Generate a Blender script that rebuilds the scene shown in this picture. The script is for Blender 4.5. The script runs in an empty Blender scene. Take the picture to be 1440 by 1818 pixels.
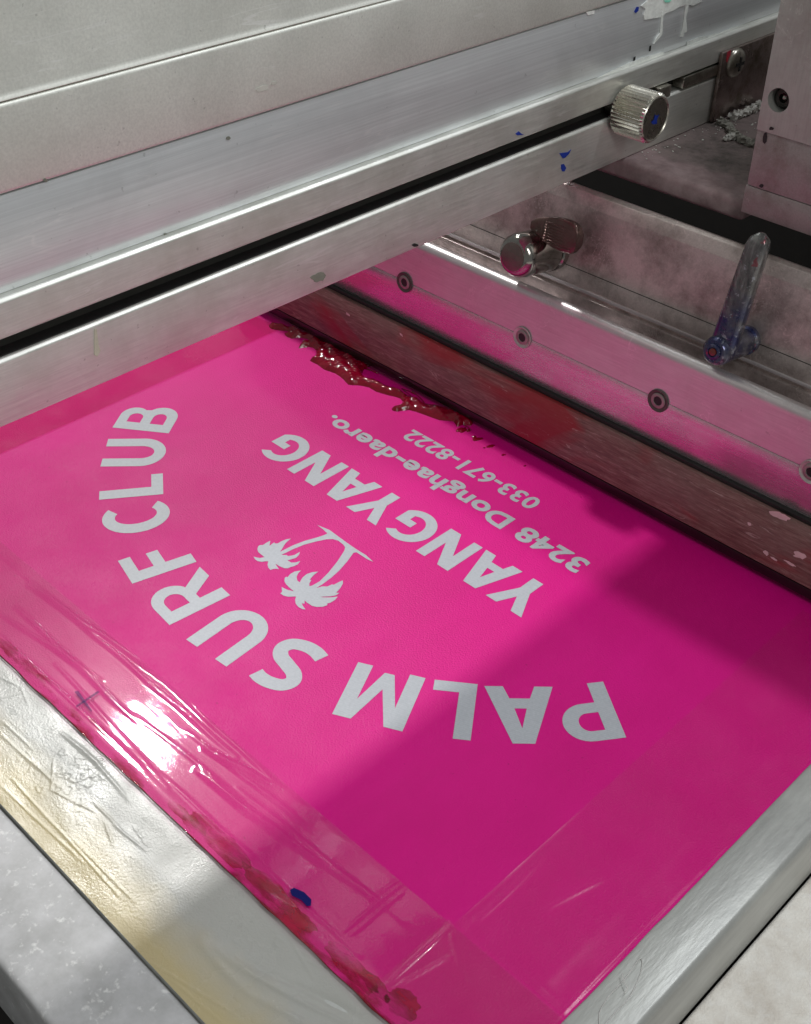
import bpy, bmesh, math, random
import numpy as np
from mathutils import Vector, Matrix, noise as mnoise

# ------------------------------------------------------------------ camera, light
sc = bpy.context.scene
C = sc.collection
K = 0.001                                   # everything below is written in millimetres
random.seed(4)
rng = np.random.default_rng(4)

CAM = np.array([0.0, 0.0, 480.0])
ROT = np.array([[0.70949516, 0.70461088, 0.01183728],
                [0.43451135, -0.42417547, -0.79452819],
                [-0.55481213, 0.56885734, -0.60711187]])
FPX, CX, CY = 2188.35, 720.0, 909.0
cam = bpy.data.cameras.new('camera')
cam_o = bpy.data.objects.new('camera', cam)
C.objects.link(cam_o)
cam.sensor_fit = 'HORIZONTAL'
cam.sensor_width = 36.0
cam.lens = 36.0 * FPX / 1440.0
cam.clip_start, cam.clip_end = 0.01, 50.0
cam_o.matrix_world = Matrix(((ROT[0][0], -ROT[1][0], -ROT[2][0], 0),
                             (ROT[0][1], -ROT[1][1], -ROT[2][1], 0),
                             (ROT[0][2], -ROT[1][2], -ROT[2][2], 0.48),
                             (0, 0, 0, 1)))
sc.camera = cam_o

world = bpy.data.worlds.new('World')
sc.world = world
world.use_nodes = True
wb = world.node_tree.nodes['Background']
wb.inputs[0].default_value = (0.97, 1.0, 0.98, 1)
wb.inputs[1].default_value = 0.20

def area(name, loc, target, sx, sy, power, col=(1, 1, 1)):
    l = bpy.data.lights.new(name, 'AREA')
    l.shape = 'RECTANGLE'; l.size, l.size_y = sx, sy; l.energy = power; l.color = col
    o = bpy.data.objects.new(name, l); C.objects.link(o)
    p, t = Vector(loc) * K, Vector(target) * K
    o.location = p
    o.rotation_euler = (t - p).to_track_quat('-Z', 'Z').to_euler()
    return o
# the panel lamp seen mirrored in the tape, beyond the crossbeam
area('panel_lamp', (-397 - 1205, 213 + 646, 1459), (-397, 300, 0), 0.095, 0.085, 22, (1.0, 0.99, 0.96))
# two ceiling tubes in one row above the back of the press
area('tube_lamp', (110, 1050, 1700), (-250, 500, 0), 0.60, 0.045, 12, (0.94, 0.97, 1.0))
area('tube_lamp', (-2156, 1700, 1459), (-600, 600, 0), 0.52, 0.05, 3, (0.92, 0.96, 1.0))
# added broad fill lamp behind the camera, brightens the beam faces and ambient
area('fill_panel', (1500, -500, 1800), (-400, 350, 150), 1.2, 0.6, 18, (1.0, 0.995, 0.97))

vs = sc.view_settings
vs.view_transform = 'Standard'; vs.look = 'None'; vs.gamma = 1; vs.exposure = 0.0

# ------------------------------------------------------------------ helpers
def ray(u, v):
    d = ROT.T @ np.array([(u - CX) / FPX, (v - CY) / FPX, 1.0]); return d / np.linalg.norm(d)
def onz(u, v, z=0.0):
    d = ray(u, v); return CAM + d * ((z - CAM[2]) / d[2])
def onx(u, v, x):
    d = ray(u, v); return CAM + d * ((x - CAM[0]) / d[0])
def ony(u, v, y):
    d = ray(u, v); return CAM + d * ((y - CAM[1]) / d[1])

def tag(o, label=None, cat=None, group=None, kind=None):
    if label: o['label'] = label
    if cat: o['category'] = cat
    if group: o['group'] = group
    if kind: o['kind'] = kind
    return o
def thing(name, loc, label, cat):
    o = bpy.data.objects.new(name, None); o.empty_display_size = 0.02
    o.location = Vector(loc) * K; C.objects.link(o); return tag(o, label, cat)
def root_loc(o):
    v = Vector((0, 0, 0))
    while o: v += o.location; o = o.parent
    return v
def link_mesh(name, me, mat, parent=None, loc=None, smooth=False):
    """loc None: the vertices are in world millimetres; the object sits at its thing's base"""
    o = bpy.data.objects.new(name, me); C.objects.link(o)
    if mat and not me.materials: me.materials.append(mat)
    if parent: o.parent = parent
    if loc is None:
        off = root_loc(parent) if parent else Vector((0, 0, 0))
        if parent: me.transform(Matrix.Translation(-off))
    else:
        o.location = Vector(loc) * K - (root_loc(parent) if parent else Vector((0, 0, 0)))
    if smooth:
        me.polygons.foreach_set('use_smooth', [True] * len(me.polygons))
    return o
def mesh_from(verts, faces):
    me = bpy.data.meshes.new('m'); me.from_pydata([tuple(float(c) * K for c in v) for v in verts], [], faces); me.update(); return me
def bm_mesh(bm):
    me = bpy.data.meshes.new('m'); bmesh.ops.recalc_face_normals(bm, faces=bm.faces); bm.to_mesh(me); bm.free(); return me
def sharp(me, ang=35):
    me.polygons.foreach_set('use_smooth', [True] * len(me.polygons))
    try: me.set_sharp_from_angle(angle=math.radians(ang))
    except Exception: pass
    return me
def box(lo, hi, bev=0.0, seg=2):
    bm = bmesh.new()
    vs_ = [bm.verts.new(((hi if i & 1 else lo)[0] * K, (hi if i & 2 else lo)[1] * K, (hi if i & 4 else lo)[2] * K)) for i in range(8)]
    for f in ((0, 1, 3, 2), (4, 6, 7, 5), (0, 4, 5, 1), (2, 3, 7, 6), (0, 2, 6, 4), (1, 5, 7, 3)):
        bm.faces.new([vs_[i] for i in f])
    bmesh.ops.recalc_face_normals(bm, faces=bm.faces)
    if bev: bmesh.ops.bevel(bm, geom=list(bm.edges), offset=bev * K, segments=seg, affect='EDGES', profile=.5)
    return sharp(bm_mesh(bm), 40)
def prism(prof, axis, a0, a1, bev=0.0, seg=2):
    """prof: 2D outline; axis 'x': (y,z) outline swept along x; 'y': (x,z) outline swept along y; 'z': (x,y)"""
    def P(p, a):
        return {'x': (a, p[0], p[1]), 'y': (p[0], a, p[1]), 'z': (p[0], p[1], a)}[axis]
    bm = bmesh.new(); n = len(prof)
    A = [bm.verts.new(Vector(P(p, a0)) * K) for p in prof]; B = [bm.verts.new(Vector(P(p, a1)) * K) for p in prof]
    bm.faces.new(A); bm.faces.new(B[::-1])
    for i in range(n): bm.faces.new((A[i], B[i], B[(i + 1) % n], A[(i + 1) % n]))
    bmesh.ops.recalc_face_normals(bm, faces=bm.faces)
    if bev: bmesh.ops.bevel(bm, geom=list(bm.edges), offset=bev * K, segments=seg, affect='EDGES', profile=.5)
    return sharp(bm_mesh(bm), 40)
def lathe(rings, n=32, cap=True, knurl=0.0, kn=36):
    """rings: (radius, height) along local +z, millimetres"""
    vs_, fs = [], []
    for r, h in rings:
        for i in range(n):
            a = 2 * math.pi * i / n
            vs_.append((r * math.cos(a), r * math.sin(a), h))
    for k in range(len(rings) - 1):
        for i in range(n):
            j = (i + 1) % n
            fs.append((k * n + i, k * n + j, (k + 1) * n + j, (k + 1) * n + i))
    if cap:
        fs.append(tuple(range(n))[::-1]); fs.append(tuple((len(rings) - 1) * n + i for i in range(n)))
    return sharp(mesh_from(vs_, fs), 38)
def orient(o, zdir, xdir=None):
    z = Vector(zdir).normalized()
    x = Vector(xdir) if xdir is not None else Vector((1, 0, 0)) if abs(z.x) < .9 else Vector((0, 1, 0))
    x = (x - z * x.dot(z)).normalized(); y = z.cross(x)
    o.rotation_euler = Matrix((x, y, z)).transposed().to_euler()
def fill2d(loops, name='g'):
    """flat face from closed loops (holes by even-odd), in millimetres, in the z=0 plane"""
    cu = bpy.data.curves.new(name, 'CURVE'); cu.dimensions = '2D'; cu.fill_mode = 'BOTH'
    for L in loops:
        s = cu.splines.new('POLY'); s.points.add(len(L) - 1); s.use_cyclic_u = True
        for p, q in zip(s.points, L): p.co = (q[0] * K, q[1] * K, 0, 1)
    o = bpy.data.objects.new(name, cu)
    me = bpy.data.meshes.new_from_object(o)
    bpy.data.objects.remove(o); bpy.data.curves.remove(cu)
    return me
def smooth_loop(P, n=4):
    out = []; m = len(P)
    for i in range(m):
        p0, p1, p2, p3 = (np.array(P[(i + k) % m], float) for k in (-1, 0, 1, 2))
        for t in np.linspace(0, 1, n, endpoint=False):
            out.append(.5 * (2 * p1 + (p2 - p0) * t + (2 * p0 - 5 * p1 + 4 * p2 - p3) * t * t + (3 * p1 - p0 - 3 * p2 + p3) * t ** 3))
    return out
def tube(path, radii, n=8):
    vs_, fs = [], []; path = [np.array(p, float) for p in path]
    for i, p in enumerate(path):
        t = path[min(i + 1, len(path) - 1)] - path[max(i - 1, 0)]; t /= (np.linalg.norm(t) + 1e-9)
        up = np.array([0, 0, 1.]) if abs(t[2]) < .9 else np.array([1., 0, 0])
        a = np.cross(t, up); a /= np.linalg.norm(a); b = np.cross(a, t)
        for k in range(n):
            an = 2 * math.pi * k / n; vs_.append(p + radii[i] * (a * math.cos(an) + b * math.sin(an)))
    for i in range(len(path) - 1):
        for k in range(n):
            fs.append((i * n + k, i * n + (k + 1) % n, (i + 1) * n + (k + 1) % n, (i + 1) * n + k))
    fs.append(tuple(range(n))[::-1]); fs.append(tuple((len(path) - 1) * n + k for k in range(n)))
    return mesh_from(vs_, fs)

# ------------------------------------------------------------------ materials
class Mat:
    def __init__(s, name):
        s.m = bpy.data.materials.new(name); s.m.use_nodes = True
        s.t = s.m.node_tree; s.b = s.t.nodes['Principled BSDF']; s.out = s.t.nodes['Material Output']
        s.tc = s.t.nodes.new('ShaderNodeTexCoord').outputs['Object']
    def n(s, typ, **kw):
        nd = s.t.nodes.new('ShaderNode' + typ)
        for k, v in kw.items(): setattr(nd, k, v)
        return nd
    def put(s, nd, sock, v):
        if isinstance(v, bpy.types.NodeSocket): s.t.links.new(v, nd.inputs[sock])
        else: nd.inputs[sock].default_value = (*v, 1) if isinstance(v, (tuple, list)) and len(v) == 3 and nd.inputs[sock].type == 'RGBA' else v
    def set(s, **kw):
        for k, v in kw.items(): s.put(s.b, k.replace('_', ' '), v)
        return s
    def map(s, scale=(1, 1, 1), rot=(0, 0, 0), loc=(0, 0, 0)):
        nd = s.n('Mapping'); s.put(nd, 'Vector', s.tc); nd.inputs['Scale'].default_value = scale
        nd.inputs['Rotation'].default_value = rot; nd.inputs['Location'].default_value = loc; return nd.outputs[0]
    def noise(s, scale, detail=3, rough=.55, vec=None, dist=0):
        nd = s.n('TexNoise'); s.put(nd, 'Vector', vec if vec is not None else s.tc)
        s.put(nd, 'Scale', scale); s.put(nd, 'Detail', detail); s.put(nd, 'Roughness', rough); s.put(nd, 'Distortion', dist)
        return nd.outputs[0]
    def ramp(s, fac, stops):
        nd = s.n('ValToRGB'); e = nd.color_ramp.elements
        while len(e) < len(stops): e.new(.5)
        for k, (p, c) in zip(e, stops):
            k.position = p; k.color = (*c, 1) if isinstance(c, (tuple, list)) else (c, c, c, 1)
        s.put(nd, 'Fac', fac); return nd.outputs[0]
    def mix(s, fac, a, b, mode='MIX'):
        nd = s.n('Mix', data_type='RGBA', blend_type=mode)
        s.put(nd, 0, fac); s.put(nd, 6, a if not isinstance(a, float) else (a, a, a)); s.put(nd, 7, b if not isinstance(b, float) else (b, b, b)); return nd.outputs[2]
    def math(s, op, a, b=0.0, c=0.0):
        nd = s.n('Math', operation=op); s.put(nd, 0, a); s.put(nd, 1, b); s.put(nd, 2, c); return nd.outputs[0]
    def bump(s, h, strength=.3, dist=.0005, prev=None):
        nd = s.n('Bump'); s.put(nd, 'Height', h); s.put(nd, 'Strength', strength); s.put(nd, 'Distance', dist)
        if prev is not None: s.put(nd, 'Normal', prev)
        return nd.outputs[0]
    def sep(s, vec=None):
        nd = s.n('SeparateXYZ'); s.put(nd, 0, vec if vec is not None else s.tc); return nd.outputs

def mat_emulsion():
    m = Mat('pink_emulsion')
    big = m.noise(9, 3)
    col = m.mix(m.ramp(big, [(.35, 0.), (.7, 1.)]), (.61, .002, .200), (.67, .003, .230))
    col = m.mix(m.math('MULTIPLY', m.ramp(m.noise(38, 5, .65, m.map((1, .35, 1))), [(.4, 0.), (.7, 1.)]), .35), col, (.55, .0015, .175))
    pin = m.ramp(m.noise(330, 2, .5), [(.24, 1.), (.26, 0.)])
    col = m.mix(m.math('MULTIPLY', pin, .5), col, (.35, .001, .10))
    fine = m.noise(1000, 2, .6)
    med = m.noise(420, 2, .6)
    b = m.bump(fine, .85, .0003); b = m.bump(med, .10, .0004, b)
    m.set(Base_Color=col, Roughness=m.ramp(m.noise(30), [(.3, .40), (.7, .50)]), Normal=b, Specular_IOR_Level=.20)
    return m.m
def mat_open_mesh():
    m = Mat('open_mesh_grey')
    w1 = m.n('TexWave'); m.put(w1, 'Vector', m.map((1, 1, 1), (0, 0, .4))); m.put(w1, 'Scale', 260.); m.put(w1, 'Distortion', 1.5)
    col = m.mix(m.ramp(m.noise(700, 3), [(.3, 0.), (.7, 1.)]), (.40, .41, .455), (.47, .48, .525))
    col = m.mix(m.math('MULTIPLY', w1.outputs[1], .45), col, (.34, .40, .41))
    m.set(Base_Color=col, Roughness=.45, Normal=m.bump(m.noise(1600, 2), .2, .0002), Specular_IOR_Level=.4)
    return m.m
def mat_film(name, haze=(.03, .16), tint=(1, .97, .98), rough=.09, hz_scale=18, hazecol=(.9, .8, .85), grain=.05, broad=.3, fs=1.0):
    m = Mat(name); t = m.t
    t.nodes.remove(m.b)
    fine = m.noise(1100, 2, .6); mid = m.noise(60, 4, .6, m.map((.35, 1.6, 1)))
    nrm = m.bump(fine, grain, .0002); nrm = m.bump(mid, .10, .0012, nrm)
    tr = m.n('BsdfTransparent'); m.put(tr, 'Color', tint)
    df = m.n('BsdfDiffuse'); m.put(df, 'Color', hazecol); m.put(df, 'Normal', nrm)
    gl = m.n('BsdfGlossy'); m.put(gl, 'Roughness', m.ramp(m.noise(40, 3), [(.3, rough * .7), (.75, rough * 1.8)])); m.put(gl, 'Normal', nrm)
    dot = m.n('VectorMath', operation='DOT_PRODUCT'); m.put(dot, 0, nrm); t.links.new(m.n('NewGeometry').outputs['Incoming'], dot.inputs[1])
    fr = m.math('MULTIPLY_ADD', m.math('POWER', m.math('SUBTRACT', 1.0, m.math('ABSOLUTE', dot.outputs['Value'])), 5.0), .6 * fs, .032 * fs)
    hz = m.ramp(m.noise(hz_scale, 4, .6, m.map((.5, 1.4, 1)), .6), [(.35, haze[0]), (.72, haze[1])])
    gl2 = m.n('BsdfGlossy'); m.put(gl2, 'Roughness', .26); m.put(gl2, 'Normal', nrm)
    gm = m.n('MixShader'); m.put(gm, 0, broad); t.links.new(gl.outputs[0], gm.inputs[1]); t.links.new(gl2.outputs[0], gm.inputs[2])
    a = m.n('MixShader'); m.put(a, 0, hz); t.links.new(tr.outputs[0], a.inputs[1]); t.links.new(df.outputs[0], a.inputs[2])
    b = m.n('MixShader'); m.put(b, 0, fr); t.links.new(a.outputs[0], b.inputs[1]); t.links.new(gm.outputs[0], b.inputs[2])
    t.links.new(b.outputs[0], m.out.inputs['Surface'])
    return m.m
def mat_alu(name, col=(.55, .56, .54), rough=.42, metal=.9, stretch=None, grime=(.25, .24, .2), gr=.35, bumps=.12, gscale=25, streak=.5):
    """worn aluminium; stretch = scale vector for the grain (small along the grain)"""
    m = Mat(name)
    st = m.map(stretch) if stretch else m.tc
    g = m.noise(900, 3, .6, st)
    c = m.mix(m.ramp(g, [(.3, 0.), (.7, 1.)]), tuple(x * .9 for x in col), tuple(min(1, x * 1.07) for x in col))
    d = m.ramp(m.noise(gscale, 9, .72, None, 0), [(.44, 0.), (.68, 1.)])
    c = m.mix(m.math('MULTIPLY', d, gr), c, grime)
    sx = m.noise(55, 4, .7, m.map((1, .10, .9), (.35, .2, .3), (1.3, .2, .7)), .6)
    sl = m.math('MULTIPLY', m.ramp(sx, [(.488, 0.), (.5, 1.), (.512, 0.)]), m.ramp(m.noise(22, 3), [(.52, 0.), (.66, 1.)]))
    c = m.mix(m.math('MULTIPLY', sl, .45), c, tuple(min(1, x * 1.5) for x in col))
    sm = m.ramp(m.noise(11, 5, .6, None, .8), [(.55, 0.), (.68, 1.)])
    c = m.mix(m.math('MULTIPLY', sm, .12), c, tuple(x * .55 for x in grime))
    sp = m.ramp(m.noise(240, 3, .6), [(.70, 0.), (.73, 1.)])
    c = m.mix(m.math('MULTIPLY', sp, .3), c, tuple(x * .35 for x in grime))
    r = m.ramp(m.noise(gscale * 1.7, 4), [(.3, rough * .85), (.7, rough * 1.2)])
    if stretch: r = m.mix(streak, r, m.ramp(g, [(.3, rough * .7), (.7, rough * 1.3)]))
    n = m.bump(g, bumps, .0003)
    n = m.bump(m.noise(140, 4), bumps * .6, .0006, n)
    m.set(Base_Color=c, Metallic=metal, Roughness=r, Normal=n)
    return m
def simple(name, col, rough=.5, metal=0., coat=0., bump=0., bscale=300):
    m = Mat(name)
    c = m.mix(m.ramp(m.noise(bscale * .4, 4), [(.3, 0.), (.7, 1.)]), tuple(x * .85 for x in col), tuple(min(1, x * 1.12) for x in col))
    m.set(Base_Color=c, Roughness=rough, Metallic=metal, Coat_Weight=coat)
    if bump: m.set(Normal=m.bump(m.noise(bscale, 3), bump, .0006))
    return m.m

M = {}
M['pink'] = mat_emulsion()
M['mesh'] = mat_open_mesh()
M['film'] = mat_film('clear_tape', (.0, .010), (.955, .89, .925), .035, 16, (.95, .75, .82), .06, .22)
M['film_side'] = mat_film('clear_tape_matte', (.0, .010), (.975, .92, .95), .22, 14, (.9, .6, .75), .10, .0, .7)
M['film_dark'] = mat_film('clear_tape_wet', (.0, .008), (.88, .62, .74), .2, 14, (.85, .45, .6), .1, 0., .3)
M['beam'] = mat_alu('beam_aluminium', (.80, .81, .77), .5, .8, (1, .04, 1), (.5, .5, .42), .4, .05, 18).m
M['cover'] = mat_alu('cover_grey_metal', (.80, .81, .76), .55, .65, None, (.62, .62, .55), .3, .04, 9).m
M['brushed'] = mat_alu('brushed_plate', (.80, .83, .85), .36, .6, (1, .008, 1), (.6, .62, .64), .2, .04, 14, .25).m
M['holder'] = mat_alu('holder_aluminium', (.64, .60, .61), .36, .72, (.05, 1, 1), (.42, .36, .36), .35, .012, 20, .4).m
M['jaw'] = mat_alu('holder_jaw_aluminium', (.66, .60, .62), .26, .85, (.05, 1, 1), (.42, .36, .36), .3, .012, 20, .4).m
M['backplate'] = mat_alu('stained_back_plate', (.60, .52, .50), .40, .75, None, (.15, .12, .105), .85, .15, 24).m
M['ledge'] = mat_alu('dirty_ledge', (.22, .17, .165), .6, .2, None, (.03, .03, .022), 1., .6, 34).m
M['block'] = mat_alu('block_aluminium', (.40, .41, .385), .5, .5, (1, 1, .08), (.24, .20, .19), .45, .06, 40).m
M['block2'] = mat_alu('block_foot_stained', (.33, .31, .30), .5, .4, None, (.17, .12, .11), .6, .14, 60).m
M['chrome'] = mat_alu('worn_chrome', (.38, .36, .335), .12, 1., None, (.12, .10, .09), .45, .05, 120).m
M['steel'] = mat_alu('dull_steel', (.42, .40, .36), .32, 1., None, (.14, .12, .08), .6, .1, 160).m
M['knob'] = mat_alu('knob_nickel', (.60, .58, .52), .28, 1., None, (.35, .33, .27), .35, .04, 120).m
M['slot'] = simple('slot_shade_grime', (.035, .035, .031), .5, 0, 0, .6, 160)  # dark colour holds the shade inside the slot besides its grime
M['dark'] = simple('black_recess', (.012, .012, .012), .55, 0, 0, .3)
M['darkmetal'] = simple('dark_socket', (.05, .045, .042), .3, .8)
M['bed'] = simple('bed_shade_black', (.014, .012, .011), .7)  # near-black so that gaps above bed and wall stay in painted shade
M['white_paint'] = simple('dried_white_ink', (.74, .77, .74), .55, 0, 0, .5, 500)
M['mint'] = simple('dried_mint_ink', (.25, .72, .55), .5)
M['blue'] = simple('blue_ink', (.01, .035, .30), .4)
M['pen'] = Mat('blue_marker').set(Base_Color=(.012, .014, .12), Roughness=.8, Specular_IOR_Level=.05).m
M['pen_faint'] = Mat('faint_marker').set(Base_Color=(.05, .05, .16), Roughness=.8, Specular_IOR_Level=.05, Alpha=.55).m
M['redmark'] = simple('red_ink_mark', (.55, .03, .06), .4)

def mat_ink():
    m = Mat('wet_red_ink')
    m.set(Base_Color=(.20, .0003, .014), Roughness=.05, Specular_IOR_Level=.55,
          Normal=m.bump(m.noise(200, 2), .32, .0014))
    return m.m
M['ink'] = mat_ink()
def mat_stain(band):
    m = Mat('red_ink_smear'); nz = m.noise(75, 5, .6, m.map((.45, 1.2, 1)))
    if band:    # thick where it was pushed against the bar, thinning out over the film
        yy = m.math('MULTIPLY', m.math('ADD', m.sep()[1], .2035), -22.0)
        al = m.ramp(m.math('ADD', nz, m.math('ADD', yy, m.math('MULTIPLY', m.math('SUBTRACT', m.noise(17, 3), .5), 1.5))), [(.52, 0.), (.74, .85)])
    else:
        al = m.ramp(nz, [(.40, 0.), (.66, .75)])
    m.set(Base_Color=m.mix(m.ramp(m.noise(140, 3), [(.35, 0.), (.65, 1.)]), (.34, .0003, .022), (.50, .0005, .055)), Roughness=.5, Specular_IOR_Level=.0, Alpha=al)
    return m.m
M['stain'] = mat_stain(True); M['stain2'] = mat_stain(False)
def mat_blade():
    m = Mat('worn_blade')
    v = m.map((.09, 1, 1))
    g = m.noise(700, 7, .75, v, .5)
    c = m.ramp(g, [(.28, (.075, .030, .028)), (.5, (.17, .082, .074)), (.72, (.32, .21, .19))])
    red = m.ramp(m.noise(26, 3, .55, m.map((.35, 1, .9), (0, 0, 0), (.31, 0, .02)), .8), [(.52, 0.), (.66, 1.)])
    c = m.mix(m.math('MULTIPLY', red, .85), c, (.25, .012, .018))
    grey = m.ramp(m.noise(30, 4, .6, m.map((.3, 1, 1), (0, 0, 0), (.9, 0, 0))), [(.5, 0.), (.75, 1.)])
    c = m.mix(m.math('MULTIPLY', grey, .5), c, (.20, .15, .135))
    sc_ = m.ramp(m.noise(160, 5, .75, m.map((.16, 1, 1), (0, .25, .2)), 1.6), [(.62, 0.), (.66, 1.)])
    c = m.mix(m.math('MULTIPLY', sc_, .55), c, (.46, .34, .32))
    m.set(Base_Color=c, Roughness=.38, Normal=m.bump(g, .25, .0006), Specular_IOR_Level=.5)
    return m.m
M['blade'] = mat_blade()
M['shaded_blade_edge'] = simple('shaded_blade_edge', (.010, .006, .006), .3)  # near-black paints the shadow on the blade's lower facet
def mat_bar():
    m = Mat('taped_frame_bar')
    y = m.sep()[1]
    fac = m.math('ADD', m.math('MULTIPLY', m.math('ADD', y, .205), -16.0), m.math('MULTIPLY', m.noise(16, 4, .6), .6))
    f2 = m.ramp(fac, [(.62, 0.), (1.0, 1.)])
    c = m.mix(f2, (.39, .39, .365), (.46, .385, .215))
    # blisters in the packing tape
    vo = m.n('TexVoronoi', feature='F1'); m.put(vo, 'Vector', m.tc); m.put(vo, 'Scale', 150.)
    bl = m.ramp(vo.outputs[0], [(.20, 0.), (.30, 1.), (.34, 1.), (.44, 0.)])
    msk = m.ramp(m.noise(24, 3, .6), [(.52, 0.), (.62, 1.)])
    n = m.bump(m.noise(60, 4, .6, m.map((.25, 1.8, 1))), .12, .0012); n = m.bump(m.noise(900, 3, .6), .45, .0003, n)
    m.set(Base_Color=c, Roughness=m.ramp(m.noise(35, 3), [(.35, .20), (.7, .36)]), Specular_IOR_Level=.45, Normal=n)
    return m.m
M['bar'] = mat_bar()
def mat_bar_side():
    m = Mat('taped_frame_bar_side')
    c = m.mix(m.ramp(m.noise(60, 5, .6, m.map((1, .06, 1))), [(.32, 0.), (.7, 1.)]), (.29, .295, .285), (.46, .47, .445))
    c = m.mix(m.math('MULTIPLY', m.ramp(m.noise(26, 5, .65, m.map((1.4, .5, 1))), [(.5, 0.), (.68, 1.)]), .4), c, (.56, .57, .54))
    n = m.bump(m.noise(70, 4, .65, m.map((1.5, .3, 1))), .30, .001); n = m.bump(m.noise(900, 2), .1, .0002, n)
    m.set(Base_Color=c, Roughness=.36, Metallic=.2, Normal=n)
    return m.m
M['bar_side'] = mat_bar_side()
def mat_slab():
    m = Mat('grey_speckled_board')
    c = m.mix(m.ramp(m.noise(55, 5, .65), [(.35, 0.), (.7, 1.)]), (.36, .36, .36), (.50, .50, .51))
    c = m.mix(m.math('MULTIPLY', m.ramp(m.noise(210, 3, .6), [(.60, 0.), (.72, 1.)]), .7), c, (.70, .70, .69))
    m.set(Base_Color=c, Roughness=.5, Normal=m.bump(m.noise(260, 3), .12, .0004))
    return m.m
M['slab'] = mat_slab()
def mat_felt():
    m = Mat('cream_felt')
    c = m.mix(m.ramp(m.noise(34, 5, .65), [(.36, 0.), (.66, 1.)]), (.92, .89, .83), (.66, .60, .53))
    c = m.mix(m.math('MULTIPLY', m.ramp(m.noise(130, 3, .6, m.map((1, 1, 1)), .5), [(.5, 0.), (.75, 1.)]), .5), c, (.93, .92, .89))
    m.set(Base_Color=c, Roughness=.95, Normal=m.bump(m.noise(700, 4, .7), .7, .0008), Sheen_Weight=.3)
    return m.m
M['felt'] = mat_felt()
M['strand'] = simple('glue_strand', (.62, .60, .58), .3, 0, .3)

_m = mat_alu('dirty_ledge', (.22, .17, .165), .6, .2, None, (.03, .03, .022), 1., .6, 34)
_y = _m.math('ADD', _m.sep()[1], _m.math('MULTIPLY', _m.noise(50, 4, .65), .03))
_old = _m.b.inputs['Base Color'].links[0].from_socket
_mv = _m.mix(_m.ramp(_m.noise(70, 5, .65), [(.35, 0.), (.7, 1.)]), (.21, .145, .15), (.36, .27, .275))
_rs = _m.n('MapRange'); _m.put(_rs, 'Value', _y); _m.put(_rs, 'From Min', .672); _m.put(_rs, 'From Max', .680)
_m.set(Base_Color=_m.mix(_rs.outputs[0], _mv, _old)); M['ledge'] = _m.m

# ------------------------------------------------------------------ setting
bed = link_mesh('machine_bed', box((-1600, -400, -140), (600, 1500, -110)), M['bed']); tag(bed, kind='structure')
back = link_mesh('machine_back_wall', box((-1600, 1155, -109), (600, 1190, 176)), M['bed']); tag(back, kind='structure')

# ------------------------------------------------------------------ the printing screen
screen = thing('printing_screen', (-450, 400, -48), 'bright pink screen printing stencil stretched on a taped metal frame with grey lettering', 'printing screen')
front = link_mesh('frame_bar', box((-792, 142.5, -48), (-122, 205, -1.6), .8, 2), M['bar_side'], screen)
front['label'] = 'front frame bar with yellowed packing tape'
link_mesh('frame_bar', box((-166, 205.3, -48), (-122, 655, -1.0), 3.0, 3), M['bar_side'], screen)
link_mesh('frame_bar', box((-792, 205.3, -48), (-748, 655, -1.0), 3.0, 3), M['bar_side'], screen)
link_mesh('frame_bar', box((-792, 655.3, -48), (-122, 700, -1.0), 3.0, 3), M['bar_side'], screen)

def sheet(x0, x1, y0, y1, step, zf, name, mat, parent, smooth=True):
    nx, ny = max(2, int((x1 - x0) / step)), max(2, int((y1 - y0) / step))
    X, Y = np.meshgrid(np.linspace(x0, x1, nx), np.linspace(y0, y1, ny))
    Z = zf(X, Y)
    vs_ = np.stack([X.ravel(), Y.ravel(), Z.ravel()], 1)
    idx = np.arange(nx * ny).reshape(ny, nx)
    F = np.stack([idx[:-1, :-1].ravel(), idx[:-1, 1:].ravel(), idx[1:, 1:].ravel(), idx[1:, :-1].ravel()], 1)
    me = mesh_from(vs_, [tuple(int(i) for i in f) for f in F])
    return link_mesh(name, me, mat, parent, smooth=smooth)
# emulsion edge a little uneven along the bars
def em_edge():
    P = []
    for x in np.linspace(-790, -147, 110): P.append((x, 196.5 + 1.1 * mnoise.noise((x * .05, 3, 0)) + .6 * mnoise.noise((x * .3, 9, 0))))
    for y in np.linspace(197, 690, 60)[1:]: P.append((-146 + .5 * mnoise.noise((y * .05, 7, 0)), y))
    P.append((-790, 690)); return P
me = fill2d([em_edge()]); me.transform(Matrix.Translation((0, 0, 0)))
stencil = link_mesh('stencil_sheet', me, M['pink'], screen)

# ---- lettering: glyph outlines, millimetres
def arc(cx, cy, rx, ry, a0, a1, n=18):
    return [(cx + rx * math.cos(math.radians(a)), cy + ry * math.sin(math.radians(a))) for a in np.linspace(a0, a1, n)]
def stroke(P, w, n=7):
    P = [np.array(p, float) for p in P]; Q = [2 * P[0] - P[1]] + P + [2 * P[-1] - P[-2]]; pts = []
    for i in range(1, len(Q) - 2):
        p0, p1, p2, p3 = Q[i - 1:i + 3]
        for t in np.linspace(0, 1, n, endpoint=False):
            pts.append(.5 * (2 * p1 + (p2 - p0) * t + (2 * p0 - 5 * p1 + 4 * p2 - p3) * t * t + (3 * p1 - p0 - 3 * p2 + p3) * t ** 3))
    pts.append(P[-1]); L, R_ = [], []
    for i, p in enumerate(pts):
        t = pts[min(i + 1, len(pts) - 1)] - pts[max(i - 1, 0)]; t /= np.linalg.norm(t); nn = np.array([-t[1], t[0]])
        L.append(tuple(p + nn * w / 2)); R_.append(tuple(p - nn * w / 2))
    return L + R_[::-1]
G = {}
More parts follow.
